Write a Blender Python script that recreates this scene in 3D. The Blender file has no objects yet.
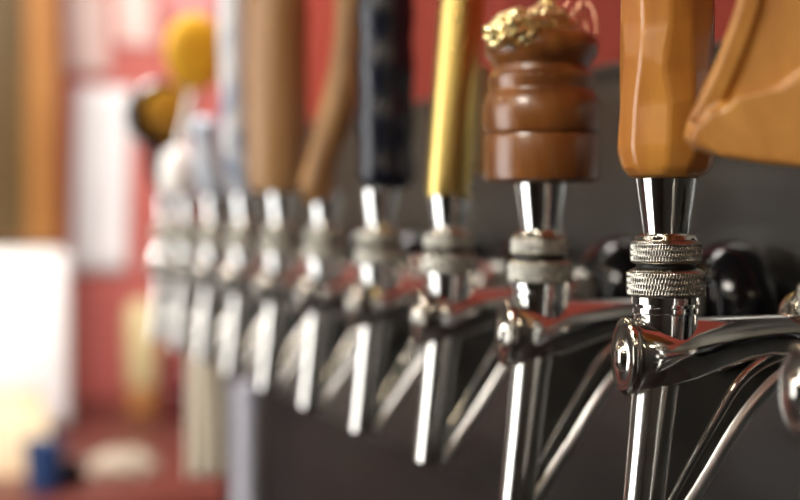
import bpy, bmesh, math, random
from mathutils import Vector, Matrix, noise
random.seed(7)
S = bpy.context.scene
COL = S.collection

# ---------------------------------------------------------------- camera
HZ = 1.40                                   # camera height
FPX = 1400.0                                # focal length in pixels of an 800 px wide frame
YAW = math.atan(530 / FPX); PIT = -math.atan(40 / FPX)
CAM = Vector((0, 0, HZ))
fw = Vector((math.sin(YAW) * math.cos(PIT), math.cos(YAW) * math.cos(PIT), math.sin(PIT)))
rt = Vector((math.cos(YAW), -math.sin(YAW), 0)); up = rt.cross(fw)
cd = bpy.data.cameras.new('camera'); cam = bpy.data.objects.new('camera', cd); COL.objects.link(cam)
M = Matrix((rt, up, -fw)).transposed().to_4x4(); M.translation = CAM
cam.matrix_world = M
cd.sensor_width = 36; cd.lens = FPX / 800 * 36; cd.clip_start = 0.01
cd.dof.use_dof = True; cd.dof.focus_distance = 0.487; cd.dof.aperture_fstop = 4.7
S.camera = cam

# ---------------------------------------------------------------- light and exposure
w = bpy.data.worlds.new('world'); S.world = w; w.use_nodes = True
w.node_tree.nodes['Background'].inputs[0].default_value = (.75, .85, 1, 1)
w.node_tree.nodes['Background'].inputs[1].default_value = 0.6
S.view_settings.view_transform = 'Standard'; S.view_settings.look = 'None'
S.view_settings.exposure = 0.0; S.view_settings.gamma = 1.0; S.view_settings.use_curve_mapping = False


def area(name, loc, aim, sx, sy, power, col):
    l = bpy.data.lights.new(name, 'AREA'); l.shape = 'RECTANGLE'; l.size = sx; l.size_y = sy
    l.energy = power; l.color = col
    o = bpy.data.objects.new(name, l); COL.objects.link(o); o.location = loc
    o.rotation_euler = (Vector(aim) - Vector(loc)).to_track_quat('-Z', 'Y').to_euler()
    return o


area('window_daylight', (-2.28, 1.35, 1.35), (0, 1.35, 1.35), 1.7, 1.9, 56, (1, .98, .95))
area('end_wall_fill', (-.05, 1.35, 2.62), (.30, 3.0, 1.3), .7, .4, 88, (1, .95, .90))  # unseen fill, added to brighten the end wall and the things there
area('bar_fill', (-1.5, -.25, 2.6), (.25, .6, 1.45), .7, .4, 38, (1, .93, .84))  # unseen fill, added to light the camera side of the handles

# ---------------------------------------------------------------- helpers


def ray(px, py):
    return fw + rt * ((px - 400) / FPX) + up * ((250 - py) / FPX)


def atY(px, py, Y):                         # the point seen at a pixel on the plane y = Y
    d = ray(px, py); return CAM + d * (Y / d.y)


def atX(px, py, X):
    d = ray(px, py); return CAM + d * (X / d.x)


def link(name, bm, mat, parent=None, smooth=True, ang=40, loc=None):
    bmesh.ops.recalc_face_normals(bm, faces=bm.faces[:])
    me = bpy.data.meshes.new(name); bm.to_mesh(me); bm.free()
    me.materials.append(mat)
    if smooth:
        me.shade_smooth(); me.set_sharp_from_angle(angle=math.radians(ang))
    o = bpy.data.objects.new(name, me); COL.objects.link(o)
    if parent: o.parent = parent
    if loc is not None: o.location = loc
    return o


def tag(o, label=None, cat=None, group=None, kind=None):
    if label: o['label'] = label
    if cat: o['category'] = cat
    if group: o['group'] = group
    if kind: o['kind'] = kind
    return o


def empty(name, loc, label, cat, group=None):
    o = bpy.data.objects.new(name, None); COL.objects.link(o); o.location = loc; o.empty_display_size = .02
    return tag(o, label, cat, group)


def box(bm, x0, x1, y0, y1, z0, z1, bev=0, seg=2):
    r = bmesh.ops.create_cube(bm, size=1)
    vs = r['verts']
    for v in vs:
        v.co = Vector(((x0 + x1) / 2 + v.co.x * (x1 - x0), (y0 + y1) / 2 + v.co.y * (y1 - y0), (z0 + z1) / 2 + v.co.z * (z1 - z0)))
    if bev:
        es = list({e for v in vs for e in v.link_edges})
        bmesh.ops.bevel(bm, geom=es, offset=bev, segments=seg, profile=.5, affect='EDGES')
    return bm


def lathe(bm, prof, seg=48, axis='Z', c=(0, 0, 0), disp=None):
    """prof: (h, r) pairs from one end to the other, closed at both ends"""
    c = Vector(c); rings = []
    for i, (h, r) in enumerate(prof):
        ring = []
        for k in range(seg):
            a = 2 * math.pi * k / seg
            rr = r + (disp(a, h, i) if disp else 0)
            p = Vector((math.cos(a) * rr, math.sin(a) * rr, h)) if axis == 'Z' else \
                (Vector((h, math.cos(a) * rr, math.sin(a) * rr)) if axis == 'X' else Vector((math.cos(a) * rr, h, math.sin(a) * rr)))
            ring.append(bm.verts.new(c + p))
        rings.append(ring)
    for a, b in zip(rings, rings[1:]):
        for k in range(seg):
            bm.faces.new((a[k], a[(k + 1) % seg], b[(k + 1) % seg], b[k]))
    bm.faces.new(rings[0][::-1]); bm.faces.new(rings[-1])
    return bm


def smooth_path(pts, n=8):
    pts = [Vector(p) for p in pts]; out = []
    for i in range(len(pts) - 1):
        p0 = pts[max(i - 1, 0)]; p1 = pts[i]; p2 = pts[i + 1]; p3 = pts[min(i + 2, len(pts) - 1)]
        for k in range(n):
            t = k / n
            out.append(.5 * ((2 * p1) + (p2 - p0) * t + (2 * p0 - 5 * p1 + 4 * p2 - p3) * t * t + (3 * p1 - p0 - 3 * p2 + p3) * t ** 3))
    out.append(pts[-1]); return out


def tube(bm, path, rad, seg=20, sq=1.0, refdir=(0, 1, 0)):
    """rad: number or function of 0..1; sq squashes across refdir"""
    rings = []; n = len(path); ref = Vector(refdir)
    for i, p in enumerate(path):
        t = (path[min(i + 1, n - 1)] - path[max(i - 1, 0)]).normalized()
        s = ref - t * ref.dot(t)
        if s.length < 1e-4: s = Vector((1, 0, 0)) - t * t.x
        s.normalize(); q = t.cross(s)
        r = rad(i / (n - 1)) if callable(rad) else rad
        rings.append([bm.verts.new(p + s * (math.cos(2 * math.pi * k / seg) * r * sq) + q * (math.sin(2 * math.pi * k / seg) * r)) for k in range(seg)])
    for a, b in zip(rings, rings[1:]):
        for k in range(seg):
            bm.faces.new((a[k], a[(k + 1) % seg], b[(k + 1) % seg], b[k]))
    bm.faces.new(rings[0][::-1]); bm.faces.new(rings[-1])
    return bm


def prism(bm, pts, y0, y1, bev=0, seg=3):
    """polygon of (x, z) points extruded from y0 to y1"""
    a = [bm.verts.new((x, y0, z)) for x, z in pts]; b = [bm.verts.new((x, y1, z)) for x, z in pts]
    n = len(pts); f1 = bm.faces.new(a); f2 = bm.faces.new(b[::-1])
    for k in range(n): bm.faces.new((a[k], b[k], b[(k + 1) % n], a[(k + 1) % n]))
    if bev:
        es = list(f1.edges) + list(f2.edges)
        bmesh.ops.bevel(bm, geom=es, offset=bev, segments=seg, profile=.5, affect='EDGES')
    return bm


def hexc(h):
    v = [int(h[i:i + 2], 16) / 255 for i in (0, 2, 4)]
    return tuple(c / 12.92 if c <= .04045 else ((c + .055) / 1.055) ** 2.4 for c in v) + (1,)


def mat(name, col, rough=.5, metal=0, col2=None, scale=(20, 20, 20), detail=3, lo=.35, hi=.65, bump=0, bscale=None,
        coat=0, emit=None, estr=0, kind='noise', distort=0, rvar=0, spec=None, trans=0):
    m = bpy.data.materials.new(name); m.use_nodes = True; nt = m.node_tree; N = nt.nodes; L = nt.links
    b = N['Principled BSDF']; b.inputs['Base Color'].default_value = col
    b.inputs['Roughness'].default_value = rough; b.inputs['Metallic'].default_value = metal
    if spec is not None: b.inputs['Specular IOR Level'].default_value = spec
    if coat: b.inputs['Coat Weight'].default_value = coat; b.inputs['Coat Roughness'].default_value = .18
    if trans: b.inputs['Transmission Weight'].default_value = trans
    if emit: b.inputs['Emission Color'].default_value = emit; b.inputs['Emission Strength'].default_value = estr
    tc = N.new('ShaderNodeTexCoord'); mp = N.new('ShaderNodeMapping'); mp.inputs['Scale'].default_value = scale
    L.new(tc.outputs['Object'], mp.inputs['Vector'])
    if kind == 'wave':
        t = N.new('ShaderNodeTexWave'); t.inputs['Scale'].default_value = 1; t.inputs['Distortion'].default_value = distort
        t.inputs['Detail'].default_value = detail; fac = t.outputs['Fac']
    else:
        t = N.new('ShaderNodeTexNoise'); t.inputs['Scale'].default_value = 1; t.inputs['Detail'].default_value = detail
        t.inputs['Distortion'].default_value = distort; fac = t.outputs['Fac']
    L.new(mp.outputs['Vector'], t.inputs['Vector'])
    if col2:
        r = N.new('ShaderNodeValToRGB'); r.color_ramp.elements[0].position = lo; r.color_ramp.elements[1].position = hi
        r.color_ramp.elements[0].color = col; r.color_ramp.elements[1].color = col2
        L.new(fac, r.inputs['Fac']); L.new(r.outputs['Color'], b.inputs['Base Color'])
    if rvar:
        mr = N.new('ShaderNodeMapRange'); mr.inputs['From Min'].default_value = .3; mr.inputs['From Max'].default_value = .7
        mr.inputs['To Min'].default_value = rough; mr.inputs['To Max'].default_value = rough + rvar
        L.new(fac, mr.inputs['Value']); L.new(mr.outputs['Result'], b.inputs['Roughness'])
    if bump:
        f2 = fac
        if bscale:
            t2 = N.new('ShaderNodeTexNoise'); t2.inputs['Scale'].default_value = bscale; t2.inputs['Detail'].default_value = 2
            L.new(tc.outputs['Object'], t2.inputs['Vector']); f2 = t2.outputs['Fac']
        bp = N.new('ShaderNodeBump'); bp.inputs['Strength'].default_value = bump; bp.inputs['Distance'].default_value = .001
        L.new(f2, bp.inputs['Height']); L.new(bp.outputs['Normal'], b.inputs['Normal'])
    return m


X = {}
X['chrome'] = mat('chrome', (.80, .80, .78, 1), .06, 1, rvar=.07, scale=(90, 90, 90), bump=.03, bscale=60)
X['chrome_dark'] = mat('worn_chrome', (.66, .63, .57, 1), .10, 1, rvar=.10, scale=(140, 140, 140), bump=.05, bscale=120)
X['spout'] = mat('spout_chrome', (.82, .80, .75, 1), .13, 1, rvar=.08, scale=(110, 110, 60), bump=.05, bscale=70)
X['satin'] = mat('satin_steel', (.86, .86, .86, 1), .30, 1, rvar=.06, scale=(90, 90, 90))
X['knurl'] = mat('knurled_nickel', (.46, .44, .38, 1), .16, 1, rvar=.12, scale=(200, 200, 200))
X['steel'] = mat('brushed_steel', (.150, .150, .142, 1), .34, 1, rvar=.1, scale=(6, 4, 90))
X['blackp'] = mat('black_plastic', (.004, .004, .005, 1), .10, 0, spec=.35, rvar=.05, scale=(60, 60, 60))
X['rubber'] = mat('dark_gap', (.01, .01, .01, 1), .5)
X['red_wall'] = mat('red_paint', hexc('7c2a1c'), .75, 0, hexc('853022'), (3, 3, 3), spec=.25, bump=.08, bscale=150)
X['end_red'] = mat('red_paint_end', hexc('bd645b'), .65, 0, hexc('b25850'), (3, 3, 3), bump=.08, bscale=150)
X['dark_wood'] = mat('dark_brown_panelling', hexc('221916'), .5, 0, hexc('1a1311'), (4, 3, 30))
X['plaster'] = mat('dim_plaster', hexc('393735'), .8, 0, hexc('403e3b'), (2, 2, 2), bump=.1, bscale=80)
X['ceil'] = mat('ceiling_paint', hexc('46423c'), .8, 0, hexc('4c4741'), (2, 2, 2))
X['floor'] = mat('dark_floor', hexc('2a2827'), .4, 0, hexc('343130'), (3, 3, 3))
X['counter'] = mat('counter_wood', hexc('6f382f'), .4, 0, hexc('4f2822'), (3, 25, 3), distort=1)
X['cabinet'] = mat('orange_oak', hexc('a3713a'), .6, 0, hexc('8c5a28'), (30, 30, 3), distort=.6)
X['cab_dark'] = mat('brown_oak', hexc('54401f'), .6, 0, hexc('493719'), (30, 30, 3), distort=.6)
X['honey'] = mat('honey_wood', hexc('c98a3a'), .32, 0, hexc('a9652a'), (60, 60, 9), detail=5, lo=.38, hi=.72, coat=.3, distort=.8, bump=.2, bscale=140)
X['carved'] = mat('carved_wood', hexc('cf9444'), .42, 0, hexc('a4682c'), (40, 40, 22), detail=5, lo=.35, hi=.75, coat=.15, distort=1.2, bump=.15)
X['walnut'] = mat('turned_brown_wood', hexc('935c28'), .33, 0, hexc('693c17'), (60, 60, 12), detail=5, coat=.6, distort=.6, bump=.1)
X['tan'] = mat('tan_wood', hexc('b99263'), .45, 0, hexc('9a7044'), (70, 70, 8), detail=4, coat=.2)
X['tan2'] = mat('tan_branch', hexc('a97f4c'), .5, 0, hexc('7a552f'), (80, 80, 14), detail=4)
X['brass'] = mat('brass', (.66, .49, .16, 1), .24, 1, rvar=.12, scale=(60, 60, 12))
X['cream'] = mat('cream_paint', hexc('d6c59a'), .45, 0, hexc('ccb988'), (40, 40, 40))
X['gold'] = mat('pale_gold_foil', (.93, .78, .40, 1), .26, .85, rvar=.1, scale=(120, 120, 120), bump=.4, bscale=260)
X['wire'] = mat('copper_wire', (.75, .42, .25, 1), .3, 1)
X['black'] = mat('navy_black_lacquer', (.006, .008, .016, 1), .22, 0, (.010, .013, .026, 1), (40, 40, 10))
X['mottle'] = mat('mottled_white_blue', hexc('e3e6ea'), .4, 0, hexc('7f93b0'), (55, 55, 38), detail=2, lo=.5, hi=.66)
X['mottle2'] = mat('pale_blue_grey_paint', hexc('d5dae0'), .4, 0, hexc('a9b4c4'), (30, 30, 25))
X['white'] = mat('white_paint', hexc('f1efec'), .45, 0, hexc('e6e4e0'), (8, 8, 8))
X['paper'] = mat('white_paper', hexc('f6f3f2'), .7, 0, hexc('efecec'), (5, 5, 5))
X['pink'] = mat('pale_pink_paper', hexc('e9cfc6'), .7, 0, hexc('dcbcb3'), (7, 7, 7))
X['rose'] = mat('rose_paper', hexc('d79a98'), .7, 0, hexc('cd8b8a'), (7, 7, 7))
X['yellow'] = mat('yellow_enamel', hexc('f7c637'), .4, 0, hexc('f0b82c'), (20, 20, 20))
X['ochre'] = mat('ochre_face', hexc('b98a28'), .35, 0, hexc('8d6516'), (30, 30, 30))
X['grey'] = mat('grey_pipe_paint', hexc('c3c3cf'), .4, 0, hexc('b7b7c1'), (12, 12, 3))
X['towel'] = mat('cream_cloth', hexc('f2ead8'), .9, 0, hexc('e8dec8'), (150, 150, 150), bump=.4)
X['bagp'] = mat('cream_bag_paper', hexc('e3cfae'), .8, 0, hexc('d6bf9b'), (15, 15, 15))
X['rag'] = mat('grey_beige_cloth', hexc('b3a695'), .9, 0, hexc('a39685'), (60, 60, 60))
X['blue'] = mat('blue_glaze', hexc('233c66'), .3, 0, hexc('1c3257'), (20, 20, 20))
X['tanjar'] = mat('tan_label', hexc('a87242'), .5, 0, hexc('93602f'), (20, 20, 20))
X['bottle'] = mat('dark_red_glass', hexc('5a1c20'), .12, 0, hexc('47151a'), (20, 20, 20))
X['glass'] = mat('clear_glass', (1, 1, 1, 1), .02, 0, trans=1)
X['bulb'] = mat('warm_lamp_glass', (1, .9, .75, 1), .3, 0, emit=(1, .80, .55, 1), estr=60)
X['socket'] = mat('lamp_socket', hexc('3a3330'), .4, .8)

# ---------------------------------------------------------------- room
PX = .379                                  # front face of the steel panel
WX = .394                                  # face of the red wall behind it
YEND = 3.0
zt = HZ + .0786; zb = HZ - .182            # top and bottom of the steel panel


def slab(name, x0, x1, y0, y1, z0, z1, m, kind='structure'):
    o = link(name, box(bmesh.new(), x0, x1, y0, y1, z0, z1), m, smooth=False); o['kind'] = kind; return o


slab('floor', -2.2, 1.5, -1.6, 3.0, -.1, 0, X['floor'])
slab('ceiling', -2.2, 1.5, -1.6, 3.0, 2.7, 2.8, X['ceil'])
slab('wall_right', WX, WX + .12, -1.6, 1.62, zb, 2.7, X['red_wall'])
slab('trim_1', WX - .004, WX + .12, -1.6, 1.62, 0, zb, X['dark_wood'])
slab('wall_end_left', -2.2, -.02, 3.0, 3.1, 0, 2.7, X['plaster'])
slab('wall_end', -.02, 1.5, 3.0, 3.1, 0, 2.7, X['end_red'])
slab('wall_far_right', 1.5, 1.6, -1.6, 3.1, 0, 2.7, X['plaster'])
slab('wall_back', -2.2, 1.6, -1.7, -1.6, 0, 2.7, X['plaster'])
bm = bmesh.new()                            # left wall with the window opening
wy0, wy1, wz0, wz1 = .5, 2.2, .35, 2.3
for a in ((-1.7, wy0, 0, 2.7), (wy1, 3.1, 0, 2.7), (wy0, wy1, 0, wz0), (wy0, wy1, wz1, 2.7)):
    box(bm, -2.3, -2.2, a[0], a[1], a[2], a[3])
link('wall_left', bm, X['plaster'], smooth=False)['kind'] = 'structure'
bm = bmesh.new()
for a in ((wy0, wy1, wz0, wz0 + .05), (wy0, wy1, wz1 - .05, wz1), (wy0, wy0 + .05, wz0, wz1), (wy1 - .05, wy1, wz0, wz1), (1.33, 1.37, wz0, wz1)):
    box(bm, -2.25, -2.19, *a)
wn = link('window_1', bm, X['white'], smooth=False); wn['kind'] = 'structure'
pane = link('window_pane', box(bmesh.new(), -2.232, -2.228, wy0 + .04, wy1 - .04, wz0 + .04, wz1 - .04), X['glass'], wn, smooth=False)

# steel panel with folded top lip
bm = bmesh.new(); box(bm, PX, WX, -1.2, 1.60, zb, zt, .0015)
sp = link('steel_wall_panel', bm, X['steel']); tag(sp, 'long brushed grey steel panel on the wall behind the row of taps', 'wall panel')
bm = bmesh.new(); box(bm, PX - .003, WX, -1.2, 1.60, zt - .004, zt + .001, .0008)
link('top_lip', bm, X['steel'], sp)

# ---------------------------------------------------------------- taps
AX = .2667; Y0 = .4353; PITCH = .1; ZB = .1235
chart = []


def V3(u, z): return Vector((u, 0, z + ZB))


def make_parts(root):
    c = X['chrome']; cdk = X['chrome_dark']
    # horizontal barrel: front round, tapering towards the rear under a level top
    bm = bmesh.new(); rings = []
    for u, r in ((-.0150, .0122), (-.0142, .0132), (-.0130, .0136), (-.004, .0134), (.008, .0124), (.020, .0105), (.032, .0087), (.042, .0078), (.050, .0079), (.056, .0092)):
        cz = -.0386 - r; e = .68 + .30 * max(0, min(1, (u + .015) / .012))
        rings.append([bm.verts.new((u, math.cos(2 * math.pi * k / 40) * r * e, cz + ZB + math.sin(2 * math.pi * k / 40) * r)) for k in range(40)])
    for a, b in zip(rings, rings[1:]):
        for k in range(40): bm.faces.new((a[k], a[(k + 1) % 40], b[(k + 1) % 40], b[k]))
    bm.faces.new(rings[0][::-1]); bm.faces.new(rings[-1])
    link('body', bm, c, root)
    bm = bmesh.new()                        # front cap: rimmed disc with a domed screw
    lathe(bm, [(-.0200, .0015), (-.0198, .0030), (-.0190, .0046), (-.0180, .0054), (-.0177, .0060), (-.0174, .0110), (-.0176, .0128), (-.0170, .0138), (-.0158, .0141), (-.0140, .0136)], 48, 'X', (0, 0, -.0520 + ZB))
    for v in bm.verts: v.co.y *= .64
    link('front_cap', bm, cdk, root)
    # coupling nut, shank and black wall flange
    bm = bmesh.new(); lathe(bm, [(.055, .0095), (.057, .0135), (.059, .0142), (.072, .0142), (.074, .0135), (.076, .011)], 48, 'X', (0, 0, -.044 + ZB),
                            disp=lambda a, h, i: .0006 * math.cos(a * 16) if i in (2, 3) else 0)
    link('coupling_nut', bm, cdk, root)
    bm = bmesh.new(); lathe(bm, [(.074, .0105), (PX - AX + .001, .0105)], 32, 'X', (0, 0, -.044 + ZB)); link('shank', bm, c, root)
    bm = bmesh.new()
    lathe(bm, [(.0760, .0130), (.0766, .0175), (.0795, .0228), (.0840, .0268), (.0890, .0295), (.0950, .0308), (.1000, .0300), (.1035, .0265), (.1055, .0200), (.1060, .0150), (PX - AX, .0150)], 56, 'X', (0, 0, -.044 + ZB))
    for v in bm.verts: v.co.y *= .92
    link('wall_flange', bm, X['blackp'], root)
    # spout
    bm = bmesh.new()
    tube(bm, smooth_path([V3(-.0025, -.055), V3(-.0045, -.070), V3(-.0070, -.092), V3(-.0108, -.1235)], 6), lambda t: .0088 - .0016 * t, 28)
    link('spout', bm, X['spout'], root)
    # rear brace: bent rod from the barrel's rear down to the tip of the spout
    path = smooth_path([V3(.068, -.0535), V3(.0571, -.0575), V3(.0440, -.0645), V3(.0305, -.0775), V3(.0166, -.0965), V3(.0046, -.1120), V3(-.0055, -.1255)], 6)
    bm = bmesh.new(); tube(bm, path, lambda t: .0040 - .0006 * t, 20); link('brace_rod', bm, X['satin'], root)
    path = smooth_path([V3(.052, -.0520), V3(.040, -.0560), V3(.0290, -.0640), V3(.0175, -.0800), V3(.0070, -.0955), V3(-.0085, -.1195)], 6)
    bm = bmesh.new(); tube(bm, path, lambda t: .0036 - .0010 * t, 16); link('brace_rib', bm, c, root)
    bm = bmesh.new()
    prism(bm, [(p.x, p.z + ZB) for p in (Vector((-.0020, 0, -.058)), Vector((.02, 0, -.050)), Vector((.050, 0, -.046)), Vector((.0571, 0, -.0575)), Vector((.044, 0, -.0645)),
                                         Vector((.0305, 0, -.0775)), Vector((.0166, 0, -.0965)), Vector((-.0055, 0, -.1250)), Vector((-.0120, 0, -.1190)), Vector((-.0075, 0, -.09)))], -.0022, .0022)
    link('web', bm, c, root, smooth=False)
    # stack above the barrel: collar, groove, knurled nut, knurled ring, ferrule
    bm = bmesh.new(); lathe(bm, [(-.046 + ZB, .0112), (-.0372 + ZB, .0114), (-.0366 + ZB, .0120), (-.0350 + ZB, .0120), (-.0346 + ZB, .0108), (-.0338 + ZB, .0108), (-.0334 + ZB, .0124), (-.0305 + ZB, .0124), (-.0300 + ZB, .0118)], 48)
    link('collar', bm, c, root)

    def knurl(z0, z1, r, rows, n, amp, tops):
        def d(a, h, i):
            if i < 2 or i > rows - 1: return 0
            t = (h - z0) / .0021
            f = lambda x: abs((x % 1) * 2 - 1)
            return amp * (max(f(a * n / (2 * math.pi) + t * .5), f(a * n / (2 * math.pi) - t * .5)) - .8)
        pr = [(z0, r - .002), (z0 + .0004, r - .0006)] + [(z0 + .0012 + (z1 - z0 - .0024) * k / (rows - 3), r) for k in range(rows - 2)]
        pr += [(z1 - .0002, r - .0008 if not tops else r - .0014)] + ([(z1 + .0008, r - .0034)] if tops else [(z1, r - .0022)])
        return lathe(bmesh.new(), pr, 384, disp=d)
    link('bonnet_nut', knurl(-.0312 + ZB, -.0212 + ZB, .0140, 28, 76, .0006, True), X['knurl'], root, ang=75)
    bm = bmesh.new(); lathe(bm, [(-.0215 + ZB, .0105), (-.0185 + ZB, .0105)], 40); link('gasket', bm, X['rubber'], root)
    link('knurled_ring', knurl(-.0193 + ZB, -.0108 + ZB, .0127, 26, 76, .0006, False), X['knurl'], root, ang=75)
    bm = bmesh.new(); lathe(bm, [(-.0115 + ZB, .0100), (-.0105 + ZB, .0108), (-.0092 + ZB, .0105), (-.0084 + ZB, .0088)], 40,
                            disp=lambda a, h, i: .0004 * math.cos(a * 9) if i in (1, 2) else 0); link('lock_nut', bm, cdk, root)
    bm = bmesh.new(); lathe(bm, [(-.0090 + ZB, .0081), (-.0075 + ZB, .0082), (.0080 + ZB, .0105), (.0112 + ZB, .0109), (.0118 + ZB, .0105)], 56); link('ferrule', bm, c, root)


def copy_parts(src, dst):
    for ch in src_parts:
        o = ch.copy(); COL.objects.link(o); o.parent = dst


labels = {
    -1: 'tap at the right edge under the big carved honey wood handle',
    0: 'sharply focused tap with a thick faceted honey wood handle',
    1: 'tap with a turned brown wooden handle topped by gold foil and wire',
    2: 'tap with a slim round brass handle',
    3: 'tap with a black lacquered rippled handle',
    4: 'tap with a thin bent tan branch handle, between black handle and thick tan cylinder',
    5: 'blurred tap with a thick straight tan wooden cylinder handle',
    6: 'blurred tap with a slim white handle mottled with blue',
    7: 'far blurred tap with a short pale blue grey handle',
    8: 'far blurred tap with a white handle topped by a yellow oval',
    9: 'farthest tap, its handle a round black and ochre badge',
}
roots = {}
for n in range(-1, 10):
    roots[n] = empty('beer_tap', (AX, Y0 + PITCH * n, HZ - ZB), labels[n], 'beer tap', 'chrome beer taps in a row along the steel panel')
make_parts(roots[0]); src_parts = list(roots[0].children)
for n in range(-1, 10):
    if n != 0: copy_parts(roots[0], roots[n])


def loc(n, px, py, dy=0):                         # pixel on the tap's own cross plane, in that tap's local frame (x, z)
    p = atY(px, py, Y0 + PITCH * n + dy) - Vector((AX, Y0 + PITCH * n, HZ - ZB)); return (p.x, p.z)


def zof(n, py):
    return loc(n, 400, py)[1]


Z0 = .0116 + ZB                             # handle seat
# carved handle at the right edge, its broad side turned towards the room
n = -1; YN = Y0 - PITCH; PHI = math.atan2(AX, YN)


def locr(px, py, dy=0):                     # pixel on the handle's own plane
    d = ray(px, py); nv = Vector((math.sin(PHI), math.cos(PHI), 0)); tv = Vector((math.cos(PHI), -math.sin(PHI), 0))
    c = Vector((AX, YN, HZ - ZB)) + nv * dy; p = CAM + d * ((c - CAM).dot(nv) / d.dot(nv)) - c
    return (p.dot(tv), p.z)


CX = 2 * 846
L = [(685, 138), (689, 122), (702, 98), (719, 62), (733, 25), (745, -10), (756, -60), (771, -112), (805, -150)]
out = L + [(846, -165)] + [(CX - x, y) for x, y in L[::-1]] + [(1000, 150), (972, 158), (940, 164), (900, 168), (846, 170), (800, 167), (760, 163), (720, 157), (695, 150)]
bm = bmesh.new(); prism(bm, [locr(*p) for p in out], -.010, .010, .005, 4)
lip = [(687, 139), (696, 129), (712, 112), (724, 102), (736, 106), (760, 101), (782, 89), (800, 75), (822, 60), (846, 54)]
lip = lip + [(CX - x, y) for x, y in lip[-2::-1]] + [(996, 149), (970, 157), (940, 163), (900, 167), (846, 169), (800, 166), (760, 162), (720, 156), (697, 150)]
prism(bm, [locr(*p, -.010) for p in lip], -.0150, .0150, .0035, 4)
for sgn in (0, 1):
    for yy in (-.0100, .0100):
        for off, rr in ((0, .0023), (-10, .0026)):
            pts = [locr((CX - x - off) if sgn else x + off, y, yy) for x, y in ((706, 122), (713, 108), (729, 76), (743, 40), (756, 0), (768, -60), (782, -105), (812, -138), (846, -150))]
            tube(bm, smooth_path([Vector((a, yy, b)) for a, b in pts], 5), rr, 12)
o = link('tap_handle', bm, X['carved'], roots[n]); o.rotation_euler.z = -PHI
md = o.modifiers.new('remesh', 'REMESH'); md.mode = 'VOXEL'; md.voxel_size = .0007; md.use_smooth_shade = True
md = o.modifiers.new('soft', 'SMOOTH'); md.iterations = 5; md.factor = .5
bm = bmesh.new(); lathe(bm, [(Z0 - .001, .0108), (loc(n, 846, 165)[1], .0108)], 24); link('handle_insert', bm, X['chrome'], roots[n])
# faceted honey wood handle
n = 0; bm = bmesh.new(); sg = 11
zs = [0, .0035, .010, .026, .040, .056, .072, .090, .112, .140, .180, .190]
rs = [.0135, .0166, .0178, .0176, .0172, .0170, .0171, .0172, .0174, .0175, .0160, .0110]
rings = []
for z, r in zip(zs, rs):
    rings.append([bm.verts.new((math.cos(a) * q, math.sin(a) * q, Z0 + z + (random.uniform(-.004, .004) if .02 < z < .17 else 0)))
                  for a, q in ((2 * math.pi * (k + .45 * random.random()) / sg, r * random.uniform(.955, 1.04)) for k in range(sg))])
for a, b in zip(rings, rings[1:]):
    for k in range(sg): bm.faces.new((a[k], a[(k + 1) % sg], b[(k + 1) % sg], b[k]))
bm.faces.new(rings[0][::-1]); bm.faces.new(rings[-1])
o = link('tap_handle', bm, X['honey'], roots[n], ang=180)
md = o.modifiers.new('bev', 'BEVEL'); md.width = .0016; md.segments = 3; md.limit_method = 'NONE'
md = o.modifiers.new('wn', 'WEIGHTED_NORMAL'); md.keep_sharp = False
# turned brown handle with foil and wire on top
n = 1; B = ZB
bm = bmesh.new()
lathe(bm, [(.0117 + B, .0215), (.0130 + B, .0238), (.0155 + B, .0243), (.0300 + B, .0245), (.0316 + B, .0240), (.0321 + B, .0228), (.0328 + B, .0240), (.0345 + B, .0246), (.0400 + B, .0250), (.0452 + B, .0246), (.0485 + B, .0232), (.0500 + B, .0222),
           (.0512 + B, .0221), (.0540 + B, .0228), (.0560 + B, .0226), (.0580 + B, .0202), (.0605 + B, .0198), (.0625 + B, .0214), (.0655 + B, .0238), (.0700 + B, .0240), (.0730 + B, .0228), (.0748 + B, .0195), (.0752 + B, .012)], 64)
h1 = link('tap_handle', bm, X['walnut'], roots[n])
bm = bmesh.new()
for (px, py, r) in ((499, 36, .010), (511, 27, .0105), (526, 30, .011), (540, 22, .0105), (553, 27, .007), (513, 40, .0095), (534, 39, .010)):
    x, z = loc(n, px, py)
    r0 = bmesh.ops.create_icosphere(bm, subdivisions=4, radius=r)
    for v in r0['verts']:
        q = v.co.normalized(); d = 1 + .28 * noise.noise(q * 3.1 + Vector((px, py, 0))) + .12 * noise.noise(q * 8 + Vector((py, px, 3)))
        v.co = Vector((x, random.Random(px).uniform(-.010, -.002), z)) + Vector((v.co.x * d, v.co.y * d * 1.1, v.co.z * d * .62))
link('foil_crumple', bm, X['gold'], h1)
bm = bmesh.new(); tube(bm, smooth_path([Vector((x, 0, z)) for x, z in (loc(n, 536, 22), loc(n, 543, 12), loc(n, 549, 2), loc(n, 552, -18), loc(n, 548, -40))], 6), lambda t: .0034 + .0008 * math.sin(t * 30), 14)
link('foil_stem', bm, X['gold'], h1)
for k in range(3):
    bm = bmesh.new(); x, z = loc(n, 574 + 7 * k, 28)
    tube(bm, [Vector((x + .0075 * math.cos(t) * math.cos(k), .008 * math.cos(t) * math.sin(k + .3) + .002 * k, z + .0115 * math.sin(t))) for t in [2 * math.pi * j / 28 for j in range(29)]], .00055, 8)
    link('wire_loop', bm, X['wire'], h1)
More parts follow.
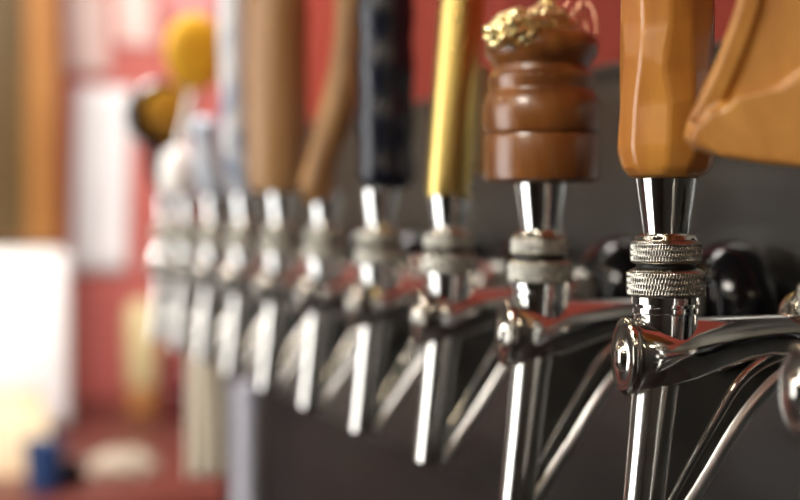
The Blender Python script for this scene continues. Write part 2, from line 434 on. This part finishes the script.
# brass handle, leaning slightly
n = 2; x0, z0 = loc(n, 449, 178); x1, z1 = loc(n, 463, -8); x2, z2 = loc(n, 469, -90)
bm = bmesh.new(); tube(bm, smooth_path([Vector((0, 0, Z0 - .0005)), Vector((x0, 0, z0)), Vector((x1, 0, z1)), Vector((x2, 0, z2))], 6), lambda t: .0085 if t < .02 else .0112, 36)
h = link('tap_handle', bm, X['brass'], roots[n])
bm = bmesh.new(); a = loc(n, 482, 174); b = loc(n, 488, 66)
prism(bm, [(a[0] - .0024, a[1]), (a[0] + .0022, a[1]), (b[0] + .0022, b[1]), (b[0] - .0024, b[1])], .001, .006, .0006)
tube(bm, [Vector((a[0] - .001, .003, a[1] + .006)), Vector((a[0] - .015, .003, a[1] + .006))], .0015, 10)
tag(link('side_strip', bm, X['cream'], h), 'narrow pale strip beside the brass tube')
# black rippled handle
n = 3; x0, z0 = loc(n, 386, 201)
pr = [(Z0, .011), (Z0 + .003, .0145)]
for k in range(60):
    z = .006 + k * .0036; pr.append((Z0 + z, .0158 + .0006 * math.sin(z / .030 * 2 * math.pi) - (.004 * max(0, (z - .19) / .03))))
bm = bmesh.new(); lathe(bm, [(z, r) for z, r in pr], 40, c=(.003, 0, 0)); h = link('tap_handle', bm, X['black'], roots[n])
# bent branch
n = 4; pts = [(0, Z0)] + [loc(n, *p) for p in ((317, 186), (321, 162), (331, 130), (341, 98), (348, 50), (352, 0), (350, -55), (344, -100))]
bm = bmesh.new(); tube(bm, smooth_path([Vector((a, 0, b)) for a, b in pts], 6), lambda t: .0105 + .0010 * math.sin(t * 17), 28); link('tap_handle', bm, X['tan2'], roots[n])
# thick tan cylinder
n = 5; bm = bmesh.new(); lathe(bm, [(Z0, .015), (Z0 + .002, .0195), (Z0 + .006, .0208), (Z0 + .05, .0212), (Z0 + .12, .0214), (Z0 + .19, .0208), (Z0 + .205, .018), (Z0 + .208, .010)], 48, c=(-.003, 0, 0))
link('tap_handle', bm, X['tan'], roots[n])
# mottled slim handle
n = 6; bm = bmesh.new(); lathe(bm, [(Z0, .009), (Z0 + .003, .0118), (Z0 + .04, .0125), (Z0 + .08, .0112), (Z0 + .12, .0128), (Z0 + .17, .0120), (Z0 + .2, .0135), (Z0 + .206, .008)], 32)
for v in bm.verts: v.co.x -= .0075 * min(1, (v.co.z - Z0) / .05)
link('tap_handle', bm, X['mottle'], roots[n])
# pale blue grey handle
n = 7; bm = bmesh.new(); lathe(bm, [(Z0, .009), (Z0 + .003, .0145), (zof(n, 165), .0150), (zof(n, 145), .0120), (zof(n, 128), .0125), (zof(n, 122), .007)], 32)
for v in bm.verts: v.co.x -= .0085 * min(1, (v.co.z - Z0) / .05)
link('tap_handle', bm, X['mottle2'], roots[n])
# yellow topped handle
n = 8; bm = bmesh.new(); lathe(bm, [(Z0, .009), (Z0 + .003, .0160), (zof(n, 170), .0165), (zof(n, 156), .0130), (zof(n, 150), .0045), (zof(n, 100), .0040), (zof(n, 60), .0040)], 28)
for v in bm.verts:
    v.co.x += -.010 + .013 * max(0, min(1, (v.co.z - zof(n, 156)) / .03)) if v.co.z > Z0 + .001 else 0
h = link('tap_handle', bm, X['white'], roots[n])
x, z = loc(n, 193, 53); bm = bmesh.new(); lathe(bm, [(-.0095, .012), (-.008, .0210), (-.005, .0240), (-.002, .0240), (.001, .0210), (.003, .012)], 48, 'Y')
for v in bm.verts: v.co = Vector((x + v.co.x * 1.12, v.co.y - .004, z + v.co.z * 1.42))
tag(link('oval_badge', bm, X['yellow'], h), 'yellow oval badge')
# round black and ochre badge
n = 9; x, z = loc(n, 161, 116); bm = bmesh.new()
tube(bm, smooth_path([Vector((0, 0, Z0)), Vector((-.006, 0, Z0 + .012)), Vector((-.012, 0, Z0 + .03)), Vector((x - .008, 0, z - .02))], 5), .0072, 18)
lathe(bm, [(-.006, .027), (-.0075, .031), (-.005, .0335), (.005, .0335), (.007, .031)], 48, 'Y', (x, 0, z))
h = link('tap_handle', bm, X['blackp'], roots[n])
bm = bmesh.new(); lathe(bm, [(-.0095, .010), (-.0088, .019), (-.0075, .0235), (-.005, .0245)], 40, 'Y', (x + .006, 0, z + .003)); tag(link('badge_face', bm, X['ochre'], h), 'ochre centre of the badge')

# ---------------------------------------------------------------- below the taps
# service counter under the steel panel
bm = bmesh.new(); box(bm, .02, WX - .004, -1.0, 1.55, HZ - .47, HZ - .43, .006); so = link('service_counter', bm, X['dark_wood']); tag(so, 'dark brown counter running under the taps', 'counter')
bm = bmesh.new(); box(bm, .08, WX - .004, -.98, 1.53, 0, HZ - .47); link('counter_base', bm, X['dark_wood'], so, smooth=False)
# grey pipe from the counter to the panel
p = atX(247, 430, .37); bm = bmesh.new(); lathe(bm, [(0, .017), (.006, .017), (.007, .0142), (.24, .0142), (.2475, .0142)], 28)
o = link('support_pipe', bm, X['grey'], loc=(.37, p.y, HZ - .43)); tag(o, 'vertical grey pipe standing under the steel panel', 'pipe')

# ---------------------------------------------------------------- back counter and the blurred things at the end of the room
CT = HZ - .40
bm = bmesh.new(); box(bm, -1.6, .9, 1.93, 2.999, CT - .04, CT, .006); bc = link('back_counter', bm, X['counter']); tag(bc, 'reddish brown counter along the end wall', 'counter')
bm = bmesh.new(); box(bm, -1.58, .88, 1.99, 2.998, 0, CT - .04); link('counter_base', bm, X['dark_wood'], bc, smooth=False)
# wooden cabinet on the end wall, upper left
a = atY(60, 244, 2.70); b = atY(24, 244, 2.70)
root = empty('wall_cabinet', (a.x - .3, 3.0, a.z), 'orange brown wooden cabinet on the end wall at upper left', 'cabinet')
bx, bz = root.location.x, root.location.z


def part(name, m, root, x0, x1, y0, y1, z0, z1, bev=.003):
    l = root.location
    return link(name, box(bmesh.new(), x0 - l.x, x1 - l.x, y0 - l.y, y1 - l.y, z0 - l.z, z1 - l.z, bev), m, root)


part('carcass', X['cabinet'], root, a.x - .6, a.x, 2.70, 3.0, a.z, a.z + .75)
dr = part('door', X['cab_dark'], root, a.x - .58, b.x, 2.682, 2.70, a.z + .01, a.z + .74)
l = root.location
bm = bmesh.new(); tube(bm, [Vector((b.x - .2 - l.x, 2.66 - 3.0, a.z + .25 - l.z)), Vector((b.x - .2 - l.x, 2.66 - 3.0, a.z + .35 - l.z))], .005, 12)
for q in (.26, .34): tube(bm, [Vector((b.x - .2 - l.x, 2.66 - 3.0, a.z + q - l.z)), Vector((b.x - .2 - l.x, 2.683 - 3.0, a.z + q - l.z))], .004, 10)
link('handle', bm, X['chrome'], dr)
# white boxy appliance under it
a = atY(70, 250, 2.55)
root = empty('white_appliance', (a.x - .16, 2.7, CT), 'bright white boxy appliance on the back counter under the cabinet', 'appliance')
part('casing', X['white'], root, a.x - .32, a.x, 2.55, 2.9, CT + .012, a.z, .012)
part('front_panel', X['paper'], root, a.x - .31, a.x - .012, 2.54, 2.551, CT + .03, a.z - .02, .004)
for sx in (-.29, -.03):
    for sy in (2.6, 2.85):
        part('foot', X['rubber'], root, a.x + sx - .012, a.x + sx + .012, sy - .012, sy + .012, CT, CT + .013, .001)


def sheet(name, x0, y0, x1, y1, m, label, cat='paper', lean=0, group=None):
    p = atY(x0, y0, 2.996); q = atY(x1, y1, 2.996); bm = bmesh.new()
    cx = (p.x + q.x) / 2; cz = (p.z + q.z) / 2; W = (q.x - p.x) / 2; H = (p.z - q.z) / 2; N = 12; vs = []
    for i in range(N + 1):
        for j in range(N + 1):
            u = i / N * 2 - 1; v = j / N * 2 - 1
            vs.append(bm.verts.new((u * W + lean * v * H, -.003 - .006 * max(0, -v) * abs(u), v * H)))
    for i in range(N):
        for j in range(N):
            k = i * (N + 1) + j; bm.faces.new((vs[k], vs[k + N + 1], vs[k + N + 2], vs[k + 1]))
    o = link(name, bm, m, loc=(cx, 2.999, cz)); md = o.modifiers.new('t', 'SOLIDIFY'); md.thickness = .0006
    tag(o, label, cat, group)
    return o


sheet('paper_sheet', 74, 86, 129, 272, X['paper'], 'tall white paper sheet on the red end wall right of the cabinet', lean=.04)
sheet('paper_sheet', 66, -12, 108, 74, X['pink'], 'pale pink sheet at the top, just right of the wooden cabinet')
sheet('paper_sheet', 116, -14, 154, 46, X['pink'], 'smaller pale pink sheet at the top, left of the yellow oval')
sheet('paper_sheet', 166, -30, 216, 22, X['rose'], 'rose pink sheet at the top edge above the yellow oval')
# jars and bottles on the back counter


def bottle(name, px, pyb, Y, prof, m, label, cat, extra=None):
    p = atY(px, pyb, Y); r = empty(name, (p.x, Y, CT), label, cat)
    bm = bmesh.new(); lathe(bm, prof, 36); link('body', bm, m, r)
    for nm, pr, mm in (extra or []):
        bm = bmesh.new(); lathe(bm, pr, 36); link(nm, bm, mm, r)
    return r


def ztop(py, px, Y): return atY(px, py, Y).z - CT


h = ztop(300, 143, 2.75); hb = ztop(386, 143, 2.75)
bottle('cream_jar', 143, 420, 2.75, [(0, .026), (.004, .031), (hb - .004, .032), (hb, .031)], X['tanjar'], 'cream topped tan jar on the back counter against the red wall', 'jar',
       [('jar_top', [(hb - .002, .029), (hb + .004, .034), (h - .03, .034), (h - .012, .028), (h, .014)], X['cream'])])
h = ztop(358, 176, 2.7)
bottle('sauce_bottle', 176, 420, 2.7, [(0, .024), (.004, .028), (h * .55, .028), (h * .72, .014), (h * .9, .012), (h * .92, .014), (h, .014)], X['bottle'], 'small dark red bottle on the back counter right of the cream jar', 'bottle',
       [('cap', [(h - .002, .0145), (h + .012, .0145), (h + .014, .012)], X['blackp'])])
h = ztop(440, 45, 2.02)
bottle('cup', 44, 470, 2.02, [(0, .020), (.003, .023), (h * .6, .026), (h, .028), (h - .003, .0255), (.006, .021)], X['blue'], 'blue cup at the front of the back counter, lower left', 'cup')
h = ztop(458, 72, 2.06)
bottle('canister', 72, 470, 2.06, [(0, .018), (.003, .020), (h * .6, .020), (h * .7, .014), (h, .012)], X['blackp'], 'small black canister beside the blue cup', 'canister')
# paper bag
p = atY(10, 470, 2.2); root = empty('paper_bag', (p.x, 2.2, CT), 'cream paper bag standing on the back counter, lower left corner', 'bag')
bm = bmesh.new(); rings = []
for i in range(9):
    t = i / 8; ring = []
    for k in range(32):
        a = 2 * math.pi * k / 32; q = max(abs(math.cos(a)), abs(math.sin(a)))
        e = 1 - .18 * t * t + .05 * noise.noise(Vector((math.cos(a) * 2, math.sin(a) * 2, t * 3)))
        ring.append(bm.verts.new((math.cos(a) / q * .058 * e, math.sin(a) / q * .035 * (1 - .6 * t * t) , t * .115 + .006 * math.sin(a * 3) * t)))
    rings.append(ring)
for a, b in zip(rings, rings[1:]):
    for k in range(32): bm.faces.new((a[k], a[(k + 1) % 32], b[(k + 1) % 32], b[k]))
bm.faces.new(rings[0][::-1]); bm.faces.new(rings[-1])
link('bag', bm, X['bagp'], root)
box_ = bmesh.new(); box(box_, -.05, .05, -.016, .016, .112, .124, .002); link('folded_top', box_, X['bagp'], root)
# crumpled pale cloth
p = atY(122, 470, 2.16); bm = bmesh.new(); r0 = bmesh.ops.create_icosphere(bm, subdivisions=5, radius=1)
for v in r0['verts']:
    q = v.co.copy(); d = 1 + .25 * noise.noise(q * 2.3) + .12 * noise.noise(q * 6)
    v.co = Vector((q.x * .05 * d, q.y * .05 * d, max(0, q.z * .024 * d + .006)))
o = link('bar_cloth', bm, X['rag'], loc=(p.x, 2.16, CT)); tag(o, 'crumpled pale cloth lying on the back counter', 'cloth')
# cream towel hanging from a hook
p = atX(206, 342, .31); q = atX(206, 476, .31)
root = empty('hanging_towel', (.31, p.y, q.z), 'narrow cream towel hanging below the far taps', 'towel')
bm = bmesh.new(); Hh = p.z - q.z; N = 16; vs = []
for i in range(N + 1):
    for j in range(N + 1):
        u = i / N * 2 - 1; v = j / N
        vs.append(bm.verts.new((u * .019 * (1 - .15 * v), .004 * math.sin(u * 7 + v), v * Hh)))
for i in range(N):
    for j in range(N):
        k = i * (N + 1) + j; bm.faces.new((vs[k], vs[k + N + 1], vs[k + N + 2], vs[k + 1]))
o = link('cloth', bm, X['towel'], root); md = o.modifiers.new('t', 'SOLIDIFY'); md.thickness = .004; md.offset = 0
bm = bmesh.new(); tube(bm, smooth_path([Vector((.088, 0, Hh + .01)), Vector((.04, 0, Hh + .008)), Vector((.0, 0, Hh - .004)), Vector((-.012, 0, Hh + .006))], 5), .0022, 10); link('hook', bm, X['chrome'], root)

# ---------------------------------------------------------------- room lamps and added fill light housings
for i, (x, y) in enumerate(((-.7, -1.2), (-.7, -.6), (-.7, .0), (-.7, .6), (-.7, 1.2), (-.7, 1.8), (-1.5, -.9), (-1.5, -.3), (-1.5, .3), (-1.5, 2.5), (.1, -1.2))):
    r = empty('pendant_lamp', (x, y, 2.02 + .05 * (i % 3)), 'warm globe pendant lamp hanging from the ceiling over the room', 'lamp', 'globe pendant lamps')
    bm = bmesh.new(); bmesh.ops.create_uvsphere(bm, u_segments=32, v_segments=16, radius=.032); link('globe', bm, X['bulb'], r)
    bm = bmesh.new(); lathe(bm, [(.028, .010), (.044, .020), (.08, .020), (.09, .006), (2.685 - r.location.z, .003), (2.686 - r.location.z, .03), (2.70 - r.location.z, .03)], 20); link('cord_and_socket', bm, X['socket'], r)
# unseen housings added behind the two fill lights
for ln, lab in (('end_wall_fill', 'flat white housing of the unseen fill light added for the end wall'), ('bar_fill', 'flat white housing of the unseen fill light added for the taps')):
    l = bpy.data.objects[ln]; r = empty('fill_light_housing', l.location.copy(), lab, 'lamp'); r.rotation_euler = l.rotation_euler
    sx, sy = l.data.size / 2 + .015, l.data.size_y / 2 + .015
    link('housing', box(bmesh.new(), -sx, sx, -sy, sy, .004, .03, .004), X['white'], r)
    dn = r.rotation_euler.to_matrix().inverted() @ Vector((0, 0, 2.7 - l.location.z))
    bm = bmesh.new(); tube(bm, [Vector((0, 0, .02)), dn], .012, 12); link('bracket', bm, X['socket'], r)
